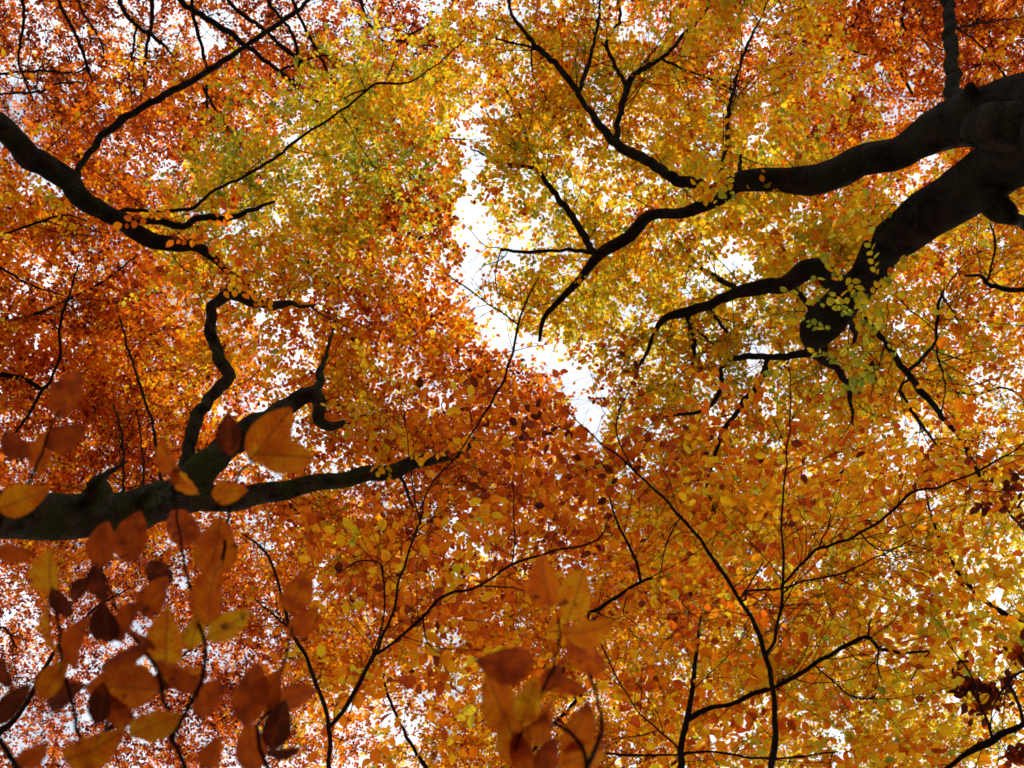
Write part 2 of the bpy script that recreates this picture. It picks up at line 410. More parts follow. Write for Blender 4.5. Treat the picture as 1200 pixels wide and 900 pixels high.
# ------------------------------------------------------------------ trees
class Tree:
    def __init__(self, name, label, bark=BARK, cat='tree', group=None, d_end=None):
        reseed(label)
        self.root = bpy.data.objects.new(name, None)
        COL.objects.link(self.root)
        self.root['label'] = label; self.root['category'] = cat
        if group: self.root['group'] = group
        self.bark = bark
        self.px = []                      # traced samples: px, py, depth
        self.nodes = []
        self.fine = []
        self.blobs = []
        self.skirts = []                  # unseen boughs added to block side light: x y z, radii, clusters, hue
        self.nparts = 0
    def base(self, loc):
        self.root.location = loc
    slim = .93
    def path(self, pts, d, name='branch', sides=None, attach=True, step=None, wob=1.0):
        """pts [(px,py,width px)], d = (start depth, end depth) or end depth only when it grows from an earlier line"""
        pts = [tuple(map(float, p)) for p in pts]
        if np.isscalar(d):
            a = np.array(self.px)
            i = np.argmin((a[:, 0] - pts[0][0]) ** 2 + (a[:, 1] - pts[0][1]) ** 2)
            d0, d1 = a[i, 2], d
            if attach and math.hypot(a[i, 0] - pts[0][0], a[i, 1] - pts[0][1]) > 1:
                pts = [(a[i, 0], a[i, 1], pts[0][2])] + pts
        else:
            d0, d1 = d
        q = np.array(pts)
        s = np.concatenate([[0], np.cumsum(np.hypot(np.diff(q[:, 0]), np.diff(q[:, 1])))]); s /= s[-1]
        dep = d0 + (d1 - d0) * s
        W = P(q[:, 0], q[:, 1], dep)
        rad = q[:, 2] * dep / FPX / 2 * self.slim
        ctrl = np.column_stack([W, rad])
        st = step or max(.035, min(.16, rad.max() * .55))
        cur = catmull(ctrl, st)
        # small kinks so that the wood is not a smooth spline
        n = len(cur)
        if wob and n > 4:
            jit = rng.normal(0, 1, (n, 3)); 
            for _ in range(2): jit[1:-1] = (jit[:-2] + jit[1:-1] * 2 + jit[2:]) / 4
            amp = np.minimum(cur[:, 3] * .30 + .004, .03) * wob
            env = np.minimum(1, np.minimum(np.arange(n), n - 1 - np.arange(n)) / 3)
            cur[:, :3] += jit * (amp * env)[:, None]
        r = np.maximum(cur[:, 3], .0015)
        big = rad.max() > .05
        sd = sides or (20 if big else 8 if rad.max() > .012 else 5)
        if n > 8:
            k1 = np.interp(np.arange(n), np.arange(0, n + 6, 6), rng.normal(0, 1, len(np.arange(0, n + 6, 6))))
            r = r * (1 + np.clip(.075 * k1, -.12, .2) * np.minimum(1, np.minimum(np.arange(n), n - 1 - np.arange(n)) / 4))
        self.side_twigs(cur[:, :3], r)
        V, F = tubes([(cur[:, :3], r)], sd, .16 if big else .08)
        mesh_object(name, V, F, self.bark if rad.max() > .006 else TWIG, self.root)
        x, y, dd = pix(cur[:, :3])
        self.px += list(zip(x, y, dd))
        self.nodes.append(np.column_stack([cur[:, :3], r]))
        self.nparts += 1
    def side_twigs(self, pts, r):
        Lt = np.linalg.norm(np.diff(pts, axis=0), axis=1).sum()
        dep = np.abs((pts - CAM) @ CF).mean()
        sc = dep / 9
        for _ in range(int(rng.poisson(min(18, 5.6 * Lt / sc)))):
            i = int(len(pts) * rng.uniform(.12, .98)); i = min(i, len(pts) - 2)
            t = norm(pts[i + 1] - pts[i]); q = norm(rng.normal(size=3))
            dirn = norm(t * .75 + norm(q - t * (q @ t)) * rng.uniform(.5, 1.1) - CF * .35)
            self.sprig(pts[i], dirn, rng.uniform(.35, 1.25) * sc, min(r[i] * .55, rng.uniform(.0034, .0066) * sc), 2)
    def sprig(self, p, dirn, L, r, lev):
        n = max(4, int(L / .09))
        q = [p]; d_ = dirn.copy()
        for i in range(n):
            d_ = norm(d_ + rng.normal(0, .16, 3) + np.array([0, 0, .03]))
            q.append(q[-1] + d_ * L / n)
        q = np.array(q)
        self.fine.append((q, np.linspace(r, r * .35, n + 1)))
        if lev > 0:
            for _ in range(rng.integers(1, 4)):
                i = rng.integers(1, n)
                t = norm(q[i + 1] - q[i]); v = norm(rng.normal(size=3))
                self.sprig(q[i], norm(t + norm(v - t * (v @ t)) * .8), L * rng.uniform(.3, .65), r * .6, lev - 1)
    def trunk(self, top, base, r0, r1, mid=None, name='trunk'):
        """world-space trunk from the ground to a point beside the frame"""
        base = np.array(base, float); top = np.array(top, float)
        m1 = base * .62 + top * .38 + np.array([.12, -.08, 0]); m2 = base * .25 + top * .75 + np.array([-.1, .12, .0])
        ctrl = np.array([[*(base - [0, 0, .15]), r0 * 1.55], [*(base + [0, 0, .35]), r0 * 1.08], [*m1, r0 * .95], [*m2, (r0 + r1) / 2], [*top, r1]])
        cur = catmull(ctrl, .15)
        V, F = tubes([(cur[:, :3], cur[:, 3])], 24, .06)
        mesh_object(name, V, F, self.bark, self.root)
        x, y, dd = pix(cur[:, :3])
        k = dd > 1.0
        self.px += list(zip(x[k], y[k], dd[k]))
        self.nodes.append(cur[len(cur) // 2:])
    def grow(self, size=.056, nspray=10, nleaf=13, rad=.42, length=.44, tau=1.0, tmpl=FAR_T, cap=60, twig_r=.0028, link_step=.3):
        reseed(self.root['label'])
        C, H = [], []
        tx, ty, tmin = None, None, None
        for (cx, cy, rx, ry, dep, dth, t, hue) in self.blobs:
            lpx = (size * FPX / dep) ** 2 * .62 * .72 * .72
            nl = tau * t * math.pi * rx * ry / lpx
            n = max(1, int(round(nl / (nspray * nleaf))))
            a = rng.uniform(0, 2 * math.pi, n); r = np.sqrt(rng.uniform(0, 1, n))
            x = cx + rx * r * np.cos(a); y = cy + ry * r * np.sin(a)
            dd = dep + .5 + dth * rng.uniform(-1, 1, n)
            ok = open_sky(x, y) < .75
            C.append(P(x, y, dd)[ok]); H.append((hue + rng.normal(0, .085, n))[ok])
        for (bx, by, bz, sx, sy, sz, n, hue) in self.skirts:  # added foliage, kept out of view, that cuts light from the sides
            v = norm(rng.normal(size=(n, 3))) * (rng.uniform(0, 1, (n, 1)) ** (1 / 3)) * np.array([sx, sy, sz]) + np.array([bx, by, bz])
            x, y, d = pix(v)
            mg = 70 + 1100 / np.maximum(d, .5)
            ok = (d < .3) | (x < -mg) | (x > 1200 + mg) | (y < -mg) | (y > 900 + mg)
            C.append(v[ok]); H.append((hue + rng.normal(0, .05, n))[ok])
        C = np.concatenate(C); H = np.concatenate(H)
        # ---- branches that carry the clusters (nearest wood first)
        nodes = np.concatenate(self.nodes); nrad = list(nodes[:, 3]); nodes = nodes[:, :3]
        par = [-1] * len(nodes)
        allp = [nodes]
        dist = np.full(len(C), 1e9); idx = np.zeros(len(C), int)
        def upd(pts, off):
            for i in range(0, len(pts), 256):
                dm = np.linalg.norm(C[:, None, :] - pts[None, i:i + 256, :], axis=2)
                # wood prefers to grow outwards and up, never straight back down
                dm = dm + .8 * np.clip(pts[None, i:i + 256, 2] - C[:, None, 2] - .3, 0, 9)
                j = dm.argmin(1); v = dm[np.arange(len(C)), j]
                b = v < dist
                dist[b] = v[b]; idx[b] = off + i + j[b]
        upd(nodes, 0)
        done = np.zeros(len(C), bool)
        tot = len(nodes); pos = {}
        link = []
        store = [nodes]
        flat = list(nodes)
        for _ in range(len(C)):
            i = int(np.where(done, 1e9, dist).argmin())
            done[i] = True
            a = flat[idx[i]]; b = C[i]
            L = np.linalg.norm(b - a)
            n = max(2, int(L / link_step) + 1)
            t = np.linspace(0, 1, n + 1)[1:, None]
            bow = rng.normal(0, .10, 3) * L
            pts = a + (b - a) * t + bow * (4 * t * (1 - t)) + rng.normal(0, .035, (n, 3)) * min(L, 1.0) * (1 - t)
            pts += np.array([0, 0, -.10]) * L * 4 * t * (1 - t) * .5
            o0 = len(flat)
            link.append((idx[i], o0, n))
            flat.extend(pts)
            par.extend([idx[i]] + list(range(o0, o0 + n - 1)))
            upd(pts, o0)
        cnt = np.zeros(len(flat))
        for (_, o0, n) in link: cnt[o0 + n - 1] += 1
        for k in range(len(flat) - 1, len(nodes) - 1, -1):
            if par[k] >= len(nodes): cnt[par[k]] += cnt[k]
        flat = np.array(flat)
        # longest chains become branches of their own; the remainder are twigs
        kids = {}
        for li, (p0, o0, n) in enumerate(link): pass
        big, small = [], []
        for (p0, o0, n) in link:
            ii = [p0] + list(range(o0, o0 + n))
            c = cnt[o0:o0 + n]
            r = twig_r * np.maximum(c, 1) ** .46
            r = np.minimum(np.concatenate([[r[0]], r]), max(.0012, nrad[p0] * .72) * np.linspace(1, .8, n + 1))
            nrad.extend(r[1:])
            (big if c[0] >= 14 else small).append((flat[ii], r, c[0]))
        big.sort(key=lambda z: -z[2])
        for z in big[cap:]: small.append(z)
        for z in big[:cap]:
            V, F = tubes([(catmull(z[0], .15), np.interp(np.linspace(0, 1, len(catmull(z[0], .15))), np.linspace(0, 1, len(z[1])), z[1]))], 6, .06)
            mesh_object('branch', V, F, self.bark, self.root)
        reseed(self.root['label'])
        lv, tw, o, tk = sprays(C, H, rad, nspray, nleaf, size, length)
        paths = []
        for z in small:
            c4 = catmull(np.column_stack([z[0], z[1]]), .16)
            paths.append((c4[:, :3], np.maximum(c4[:, 3], .0008)))
        paths += self.fine
        cc = np.repeat(C, nspray, 0)[tk]; oo = o[tk]
        V1, F1 = tubes(paths, 4) if paths else (np.zeros((0, 3)), [])
        pr = np.array([1., .8, .6, .35]) * twig_r * .62
        V2, F2 = tubes_batch(np.concatenate([cc[:, None, :], tw], 1), np.concatenate([[twig_r * .7], pr]), 3)
        off = len(V1)
        V = np.concatenate([V1, V2]); F = list(F1) + [F2 + off]
        t_ = mesh_object('twigs', V, F, TWIG, self.root); t_['kind'] = 'stuff'
        V, F, hv = leaf_mesh(*lv, tmpl)
        mesh_object('crown', V, F, LEAF, self.root, smooth=False, attrs={'leaf_hue': hv})
        NLEAF[0] += len(lv[0])
        print(self.root.name, 'clusters', len(C), 'leaves', len(lv[0]), 'big', min(len(big), cap))

def tubes_batch(pts, rad, sides):
    """pts (S,n,3), shared radii -> open thin tubes"""
    S, n, _ = pts.shape
    t = norm(np.gradient(pts, axis=1))
    ref = np.array([.2, .3, .93])
    u = norm(np.cross(t, ref)); v = np.cross(t, u)
    ang = np.arange(sides) * 2 * math.pi / sides
    V = pts[:, :, None, :] + rad[None, :, None, None] * (np.cos(ang)[None, None, :, None] * u[:, :, None, :] + np.sin(ang)[None, None, :, None] * v[:, :, None, :])
    i = np.arange(n - 1)[:, None] * sides; j = np.arange(sides)[None, :]; j2 = (j + 1) % sides
    q = np.stack([i + j, i + j2, i + sides + j2, i + sides + j], -1).reshape(-1, 4)
    F = (q[None] + (np.arange(S) * n * sides)[:, None, None]).reshape(-1, 4)
    return V.reshape(-1, 3), F

TAU = .77
FOREST = 'beech trees round the clearing'

# ---- the big forked beech on the right
R = Tree('beech_tree', 'massive dark beech with thick forked limbs reaching in from the right edge under golden leaves', BARK, group=FOREST)
top = P(1262, 150, 4.3); base = (top[0] + 1.0, top[1] - .3, 0)
R.base(base); R.trunk(top, base, .42, .30)
R.slim = .89
R.path([(1262, 150, 120), (1215, 133, 88), (1167, 138, 70), (1133, 141, 64), (1100, 156, 54), (1067, 174, 47), (1030, 189, 42), (1000, 197, 42), (950, 210, 38), (925, 213, 31), (900, 214, 28), (867, 217, 24), (832, 236, 20), (800, 251, 16), (768, 250, 16), (752, 257, 17), (737, 277, 17), (720, 290, 16), (702, 298, 14), (690, 315, 11), (667, 340, 9), (648, 360, 8), (637, 374, 7), (632, 400, 4)], (4.3, 8.6), 'limb')
R.path([(1262, 160, 120), (1215, 170, 92), (1190, 187, 86), (1150, 212, 74), (1100, 242, 62), (1060, 272, 54), (1030, 298, 50), (1010, 326, 44), (988, 348, 42), (968, 370, 44), (958, 388, 42), (956, 402, 31), (961, 416, 20), (972, 427, 12), (984, 436, 8), (992, 452, 4)], (4.3, 7.2), 'limb')
R.path([(984, 436, 9), (992, 450, 8), (997, 474, 5), (1001, 504, 2)], 7.6)
R.path([(1117, 128, 22), (1117, 100, 18), (1116, 80, 16), (1113, 40, 15), (1110, 0, 13), (1104, -60, 11)], 7.2)
_b = R.bark; R.bark = BARK_PALE
R.path([(1225, 150, 50), (1195, 148, 58), (1165, 147, 54), (1147, 150, 42), (1132, 156, 22)], (4.40, 4.74), 'branch_collar')
R.bark = _b
R.path([(1178, 245, 34), (1183, 256, 16)], 4.75, 'limb_stub')
R.path([(1137, 118, 24), (1137, 102, 13)], 4.7, 'limb_stub')
R.path([(987, 343, 32), (967, 322, 29), (947, 317, 26), (927, 330, 20), (900, 333, 18), (867, 341, 16), (833, 355, 15), (807, 366, 14), (790, 368, 11), (770, 383, 8), (760, 407, 5), (747, 433, 3)], 8.4, 'limb')
R.path([(692, 290, 11), (667, 250, 9), (643, 217, 7), (627, 197, 6), (587, 190, 4), (552, 175, 2)], 9.5)
R.path([(627, 197, 4), (622, 178, 4), (617, 155, 3.5), (605, 125, 3), (590, 100, 2)], 9.8)
R.path([(697, 297, 6), (660, 293, 5), (620, 295, 4.5), (587, 293, 4)], 8.8)
R.path([(868, 217, 18), (840, 222, 15), (790, 208, 14), (757, 190, 13), (720, 165, 11), (690, 130, 9), (670, 100, 8), (650, 75, 7), (632, 58, 6), (615, 38, 5), (598, 12, 4), (597, -10, 4), (590, -70, 3)], 9.6)
R.path([(678, 110, 6), (687, 83, 6), (693, 63, 5), (701, 30, 4), (703, 0, 3)], 9.8)
R.path([(634, 58, 4), (600, 50, 3), (570, 41, 2)], 9.8)
R.path([(722, 166, 8), (727, 130, 8), (733, 107, 8), (740, 92, 8), (753, 80, 7), (777, 67, 6), (800, 43, 5), (827, 13, 4), (840, -20, 3)], 9.6)
R.path([(733, 105, 5), (729, 92, 5), (710, 53, 5), (718, 38, 4), (727, 20, 4), (723, -6, 3)], 9.8)
R.path([(776, 68, 4), (800, 81, 3.5), (830, 92, 3.5), (857, 104, 3)], 9.2)
R.path([(840, 212, 7), (846, 195, 6), (853, 160, 6), (852, 141, 6), (860, 107, 5), (865, 83, 4), (877, 50, 4), (890, 23, 3), (902, -6, 2)], 9.3)
R.path([(866, 208, 6), (868, 182, 4)], 7.4)
R.path([(1122, 33, 4), (1145, 27, 3), (1175, 24, 2), (1210, 18, 1.5)], 7.2)
R.path([(1122, 33, 3), (1150, 55, 2.5), (1180, 92, 2)], 7.4)
R.path([(860, 336, 7), (845, 328, 7), (827, 317, 5), (808, 312, 3)], 8.6)
R.path([(807, 370, 7), (813, 400, 6), (813, 423, 5), (808, 460, 2)], 8.6)
R.path([(830, 360, 5), (847, 383, 4), (860, 408, 2)], 8.4)
R.path([(817, 387, 3), (840, 407, 3), (856, 411, 2)], 8.6)
R.path([(953, 366, 8), (943, 352, 7), (933, 340, 6)], 7.2)
R.path([(950, 412, 12), (930, 416, 10), (905, 418, 9), (885, 418, 8), (868, 417, 8), (847, 430, 6), (843, 463, 6), (820, 482, 5), (800, 485, 5), (770, 490, 3)], 8.4)
R.path([(903, 418, 8), (897, 433, 8), (887, 452, 8), (873, 470, 7), (853, 497, 6), (840, 527, 6), (830, 557, 5), (830, 577, 4), (838, 600, 3)], 8.6)
R.path([(1003, 350, 9), (1013, 370, 8), (1040, 407, 8), (1063, 437, 9), (1083, 463, 8), (1110, 493, 8), (1133, 527, 6), (1150, 560, 5), (1173, 590, 4), (1205, 625, 3)], 7.6)
R.path([(1063, 436, 6), (1083, 417, 5), (1097, 400, 4), (1098, 367, 4), (1104, 345, 3), (1114, 328, 2)], 7.8)
R.path([(1098, 403, 3), (1100, 423, 3), (1108, 453, 2), (1103, 482, 2)], 8)
R.path([(1055, 455, 4), (1065, 475, 4), (1080, 497, 4), (1108, 535, 2)], 7.8)
R.path([(990, 362, 9), (1003, 390, 7), (1000, 402, 4)], 6.9)
R.path([(1290, 300, 16), (1245, 335, 9), (1200, 340, 7), (1160, 333, 7), (1146, 323, 5), (1131, 323, 3)], 6.6)
R.path([(1157, 328, 4), (1163, 310, 3), (1167, 285, 3), (1160, 262, 2)], 6.6)
R.blobs = [
    (700, 150, 150, 150, 9.6, 1.6, 1.7, 0.66), (655, 290, 95, 120, 9.2, 1.3, 1.6, 0.73), (830, 90, 150, 150, 9.6, 1.7, 1.5, 0.67),
    (850, 290, 160, 120, 9.0, 1.6, 1.6, 0.75), (775, 415, 110, 75, 8.8, 1.2, 1.6, 0.70), (950, 420, 150, 120, 8.4, 1.4, 1.6, 0.69),
    (1080, 330, 150, 150, 8.2, 1.5, 1.3, 0.65), (620, 50, 95, 110, 10, 1.3, 1.6, 0.59), (870, 540, 160, 120, 9.0, 1.5, 1.5, 0.63),
    (960, 240, 170, 110, 7.6, 1.2, .7, 0.75), (875, 222, 75, 26, 5.9, .25, 1.5, 0.75), (965, 425, 75, 34, 5.7, .3, .7, .70), (1010, 330, 50, 50, 5.3, .2, .18, 0.77), (640, 350, 80, 60, 9.3, .8, 1.0, 0.75),
    (1180, 470, 130, 120, 8.6, 1.4, .9, 0.58), (760, 560, 100, 90, 9.4, 1.2, 1.2, 0.59), (1290, 250, 130, 260, 7.5, 2, 1.0, 0.63), (760, -90, 260, 80, 9.6, 1.6, 1.3, 0.58)]
R.skirts = [(*(R.root.location[0] * 1.12, R.root.location[1] * 1.12, 5.2), 2.8, 2.8, 3.4, 110, .58), (*(R.root.location[0] * 1.5, R.root.location[1] * 1.5, 4.6), 3.6, 3.6, 3.6, 120, .58)]
R.grow(tau=TAU)

# ---- mossy limb low on the left
L_ = Tree('beech_tree', 'beech with a mossy thick limb coming in from the left edge and an orange crown', BARK_MOSS, group=FOREST)
top = P(-90, 612, 4.9); base = (top[0] - 1.2, top[1] + .3, 0)
L_.base(base); L_.trunk(top, base, .36, .22)
L_.path([(-90, 612, 74), (-40, 604, 68), (0, 600, 66), (67, 601, 62), (120, 602, 58), (165, 597, 52), (200, 592, 46), (235, 588, 34), (267, 584, 29), (310, 580, 26), (353, 573, 22), (397, 565, 20), (433, 558, 22), (467, 547, 20), (493, 540, 15), (517, 537, 12), (543, 529, 9), (560, 505, 4)], (4.9, 7.8), 'limb')
L_.path([(190, 590, 40), (222, 568, 38), (247, 545, 36), (283, 509, 31), (320, 487, 26), (350, 468, 25), (368, 463, 22), (376, 476, 17), (376, 492, 14), (388, 499, 11), (403, 495, 8), (420, 488, 5), (440, 486, 2)], 7.6, 'limb')
L_.path([(366, 464, 14), (375, 450, 12), (377, 433, 9), (382, 417, 6), (388, 398, 3.5), (394, 374, 1.5)], 8)
L_.path([(206, 580, 20), (214, 552, 17), (222, 522, 17), (228, 494, 18), (242, 472, 15), (259, 448, 16), (266, 434, 15), (257, 420, 16), (249, 397, 15), (248, 373, 14), (256, 352, 14), (273, 346, 15), (300, 354, 13), (322, 358, 11), (338, 355, 7), (356, 360, 4), (372, 356, 2)], 8.2, 'limb')
L_.path([(462, 552, 5), (474, 566, 4), (480, 586, 3), (494, 606, 1.5)], 7.4)
L_.path([(112, 582, 34), (116, 568, 20), (122, 558, 11), (136, 549, 5), (150, 540, 2)], 5.2, 'branch')
L_.path([(178, 584, 30), (183, 572, 18), (196, 566, 9), (214, 560, 3)], 5.2)
L_.blobs = [
    (440, 345, 120, 115, 9.6, 1.5, 1.25, .50), (500, 290, 60, 110, 9.2, 1.0, 1.5, .38), (345, 400, 120, 105, 9.2, 1.3, 1.6, 0.52),
    (500, 440, 120, 110, 9.6, 1.4, 1.6, 0.42), (600, 520, 110, 100, 9.8, 1.4, 1.5, 0.41), (650, 540, 60, 60, 10, 1, 1.0, 0.32), (420, 570, 170, 105, 9.2, 1.4, 1.5, 0.49),
    (560, 650, 170, 110, 9.8, 1.5, 1.7, 0.44), (300, 560, 130, 70, 8.6, 1, .9, 0.46), (540, 390, 60, 70, 10, 1, 1.0, 0.34), (405, 490, 60, 35, 6.6, .3, .9, 0.70), (330, 360, 45, 25, 7.2, .3, .5, 0.64), (610, 470, 70, 45, 10, .8, 1.4, 0.36)]
L_.skirts = [(*(L_.root.location[0] * 1.12, L_.root.location[1] * 1.12, 5.2), 2.8, 2.8, 3.4, 110, .42), (*(L_.root.location[0] * 1.5, L_.root.location[1] * 1.5, 4.6), 3.6, 3.6, 3.6, 120, .42)]
L_.grow(tau=TAU)

# ---- upper left limb
U = Tree('beech_tree', 'beech with a dark curving limb from the upper left edge and a yellow olive crown', BARK, group=FOREST)
top = P(-90, 95, 5.6); base = (top[0] - 1.6, top[1] - .8, 0)
U.base(base); U.trunk(top, base, .32, .13)
U.path([(-90, 95, 42), (-40, 128, 36), (0, 153, 33), (33, 180, 31), (67, 204, 30), (93, 228, 28), (117, 247, 26), (143, 263, 24), (173, 282, 20), (207, 287, 16), (233, 290, 13), (252, 304, 11), (267, 320, 9), (285, 331, 9), (296, 342, 6), (315, 352, 3)], (5.6, 8.2), 'limb')
U.path([(90, 206, 10), (93, 195, 9), (113, 167, 9), (140, 143, 9), (173, 123, 8), (220, 97, 8), (260, 73, 7), (290, 53, 6), (327, 27, 6), (363, 0, 5), (420, -45, 3)], 8.5)
U.path([(138, 252, 6), (150, 247, 5), (187, 247, 4), (227, 243, 4), (250, 223, 4), (290, 205, 4), (320, 187, 3.5), (350, 163, 3.5), (400, 130, 3), (417, 117, 3), (443, 98, 3), (477, 97, 2.5), (510, 77, 2), (545, 46, 1.5)], 9.2)
U.path([(145, 258, 9), (165, 258, 9), (187, 260, 9), (217, 265, 8), (233, 254, 8), (263, 257, 8), (290, 248, 6), (322, 236, 3)], 8.2)
U.blobs = [
    (350, 212, 140, 112, 9.4, 1.5, 1.7, .82), (440, 195, 90, 112, 9.8, 1.4, 1.7, .80), (450, 105, 95, 85, 9.8, 1.2, 1.4, .72),
    (255, 125, 115, 75, 9.4, 1.4, .26, .58), (130, 170, 130, 80, 9.2, 1.2, .4, .34), (300, 300, 110, 60, 8.8, 1, 1.0, .70), (225, 292, 55, 20, 5.8, .2, .5, .52), (510, 140, 30, 90, 10, .7, .9, .68), (-100, 150, 100, 200, 8, 2, .9, .6)]
U.skirts = [(*(U.root.location[0] * 1.12, U.root.location[1] * 1.12, 5.2), 2.8, 2.8, 3.4, 110, .6), (*(U.root.location[0] * 1.5, U.root.location[1] * 1.5, 4.6), 3.6, 3.6, 3.6, 120, .6)]
U.grow(tau=TAU)

# ---- far red tree at the top left
B = Tree('beech_tree', 'thin branched rust red tree with sky speckling through it at the top left corner', BARK, group=FOREST)
top = P(100, -130, 11); base = (top[0] - .8, top[1] - 1.5, 0)
B.base(base); B.trunk(top, base, .28, .12)
B.slim = .92
def bb(pts, d): B.path(pts, (12.0, d) if len(B.px) == 0 else (11.5, d))
bb([(190, -60, 9), (213, 0, 7.5), (240, 20, 8), (267, 37, 7), (300, 63, 6), (327, 83, 5), (353, 107, 4.5), (377, 123, 4), (400, 134, 3.5), (433, 143, 3), (467, 153, 3), (510, 160, 2.5), (545, 164, 1.5)], 10.5)
bb([(240, -70, 8), (267, -2, 6), (307, 33, 5), (337, 60, 5), (367, 79, 3)], 11)
bb([(327, 84, 3), (353, 73, 3), (377, 65, 2.5), (405, 73, 1.5)], 11)
bb([(120, -60, 8), (143, 7, 6), (160, 30, 5), (180, 43, 5), (203, 64, 3)], 11)
bb([(45, -60, 6), (67, 0, 5), (87, 37, 4), (100, 70, 4), (110, 108, 2.5)], 11)
bb([(80, -40, 4), (95, 10, 3), (117, 47, 3), (130, 98, 2)], 11)
bb([(160, 30, 3), (156, 60, 3), (150, 92, 2)], 11)
bb([(-60, 92, 4), (0, 87, 3.5), (43, 83, 3), (90, 85, 2.5), (104, 74, 2)], 11)
bb([(-60, 112, 4), (0, 110, 3), (47, 107, 3), (57, 100, 2.5), (100, 96, 2)], 11)
bb([(236, 100, 4), (253, 130, 3.5), (267, 150, 3), (292, 182, 2)], 11)
bb([(330, -50, 6), (345, 5, 5), (372, 60, 4), (395, 110, 3), (402, 150, 2)], 12)
bb([(230, -60, 6), (225, 10, 5), (240, 70, 4), (243, 130, 3)], 12)
bb([(20, -50, 5), (28, 20, 4), (22, 70, 3), (40, 120, 2)], 12)
bb([(420, -50, 5), (425, 10, 4), (455, 50, 3), (500, 30, 2)], 12)
bb([(290, -40, 6), (320, 10, 5), (345, 45, 4.5), (352, 100, 3)], 12)
bb([(175, -40, 6), (178, 20, 5), (172, 60, 4), (165, 120, 3)], 12)
B.blobs = [(30, 40, 90, 70, 13.5, 1, .7, .25), (200, 150, 130, 80, 13, 1.2, .7, .30), (110, 50, 230, 130, 13.5, 1.5, .95, .27), (440, 40, 130, 90, 13.5, 1.4, 1.2, .27), (250, 130, 190, 120, 13, 1.5, .9, .29), (30, 140, 110, 60, 13, 1, .7, .22),
           (380, 90, 130, 70, 13, 1.2, .8, .33), (200, -90, 340, 80, 13, 1.5, 1.2, .3), (520, 90, 40, 60, 13, 1, .9, .22)]
B.skirts = [(*(B.root.location[0] * 1.12, B.root.location[1] * 1.12, 5.2), 2.8, 2.8, 3.4, 110, .3), (*(B.root.location[0] * 1.5, B.root.location[1] * 1.5, 4.6), 3.6, 3.6, 3.6, 120, .3)]
B.grow(size=.060, tau=TAU)

# ---- dense copper crown on the left
K = Tree('beech_tree', 'dense copper brown beech crown filling the left edge between the two big limbs', BARK, group=FOREST)
top = P(-170, 420, 10.5); base = (top[0] - .8, top[1] + .5, 0)
K.base(base); K.trunk(top, base, .30, .13)
def kb(pts, d0, d1): K.path(pts, (d0, d1))
kb([(-120, 430, 16), (-40, 436, 9), (23, 443, 6), (52, 455, 4), (70, 420, 3.5), (70, 383, 3.5), (80, 350, 3), (92, 310, 2)], 10.3, 10.5)
kb([(50, 456, 4), (33, 487, 3.5), (15, 510, 3)], 10.3, 10)
kb([(-60, 290, 6), (0, 313, 4), (33, 333, 3), (70, 345, 2)], 11, 11)
kb([(140, 370, 2.5), (150, 410, 3), (163, 450, 3.5), (177, 490, 3.5), (183, 527, 4), (190, 565, 4)], 8.5, 6.5)
kb([(133, 473, 2), (143, 513, 3), (145, 573, 3.5), (146, 600, 4)], 8, 6)
kb([(160, 480, 2), (167, 530, 2.5), (168, 575, 3)], 8, 6.2)
kb([(-80, 380, 6), (10, 375, 4), (60, 360, 3.5), (120, 330, 3), (160, 300, 2)], 10.8, 10.8)
kb([(0, 276, 2.5), (40, 262, 3), (75, 252, 2), (100, 258, 1.5)], 10.6, 10.8)
K.blobs = [(70, 330, 170, 150, 12, 1.5, 2.2, .40), (50, 470, 170, 130, 11.6, 1.4, 2.2, .40), (200, 440, 120, 130, 11.5, 1.4, 1.7, .41), (150, 300, 90, 70, 12, 1.2, 1.2, .38),
           (40, 230, 80, 50, 12.2, .8, 2.0, .44), (100, 540, 180, 60, 11, 1, 1.6, .38), (-130, 400, 110, 260, 11, 2, 1.6, .4), (270, 490, 70, 110, 11.5, 1, 1.0, .40), (20, 290, 60, 60, 11, .7, 1.0, .42)]
K.skirts = [(*(K.root.location[0] * 1.12, K.root.location[1] * 1.12, 5.2), 2.8, 2.8, 3.4, 110, .4), (*(K.root.location[0] * 1.5, K.root.location[1] * 1.5, 4.6), 3.6, 3.6, 3.6, 120, .4)]
K.grow(size=.060, tau=TAU)

# ---- sparse dark red tree at the lower left
J = Tree('beech_tree', 'sparse dark red tree with bright sky gaps below the mossy limb at the lower left', BARK, group=FOREST)
top = P(-120, 960, 11); base = (top[0] - .6, top[1] + .8, 0)
J.base(base); J.trunk(top, base, .26, .11)
J.path([(-60, 900, 12), (20, 840, 7), (60, 770, 5), (110, 715, 3), (150, 690, 2)], (11.5, 13))
J.path([(-40, 780, 5), (0, 735, 3), (20, 760, 2)], (12, 12.5))
J.path([(80, 960, 9), (110, 880, 6), (150, 830, 5), (190, 790, 3.5), (240, 745, 2)], (11.5, 13))
J.blobs = [(140, 745, 250, 170, 14, 1.5, 1.5, .25), (320, 655, 120, 95, 13, 1.3, 1.5, .37), (320, 800, 140, 150, 13.5, 1.4, 1.1, .30), (70, 655, 150, 50, 13, 1.2, 1.8, .37),
           (240, 780, 90, 100, 13.5, 1, .8, .26), (30, 660, 60, 30, 12, .8, .9, .42), (100, 960, 320, 80, 13, 1.5, 1.2, .3), (380, 620, 90, 60, 12.5, 1, 1.1, .44)]
J.skirts = [(*(J.root.location[0] * 1.12, J.root.location[1] * 1.12, 5.2), 2.8, 2.8, 3.4, 110, .3), (*(J.root.location[0] * 1.5, J.root.location[1] * 1.5, 4.6), 3.6, 3.6, 3.6, 120, .3)]
J.grow(size=.055, tau=TAU)

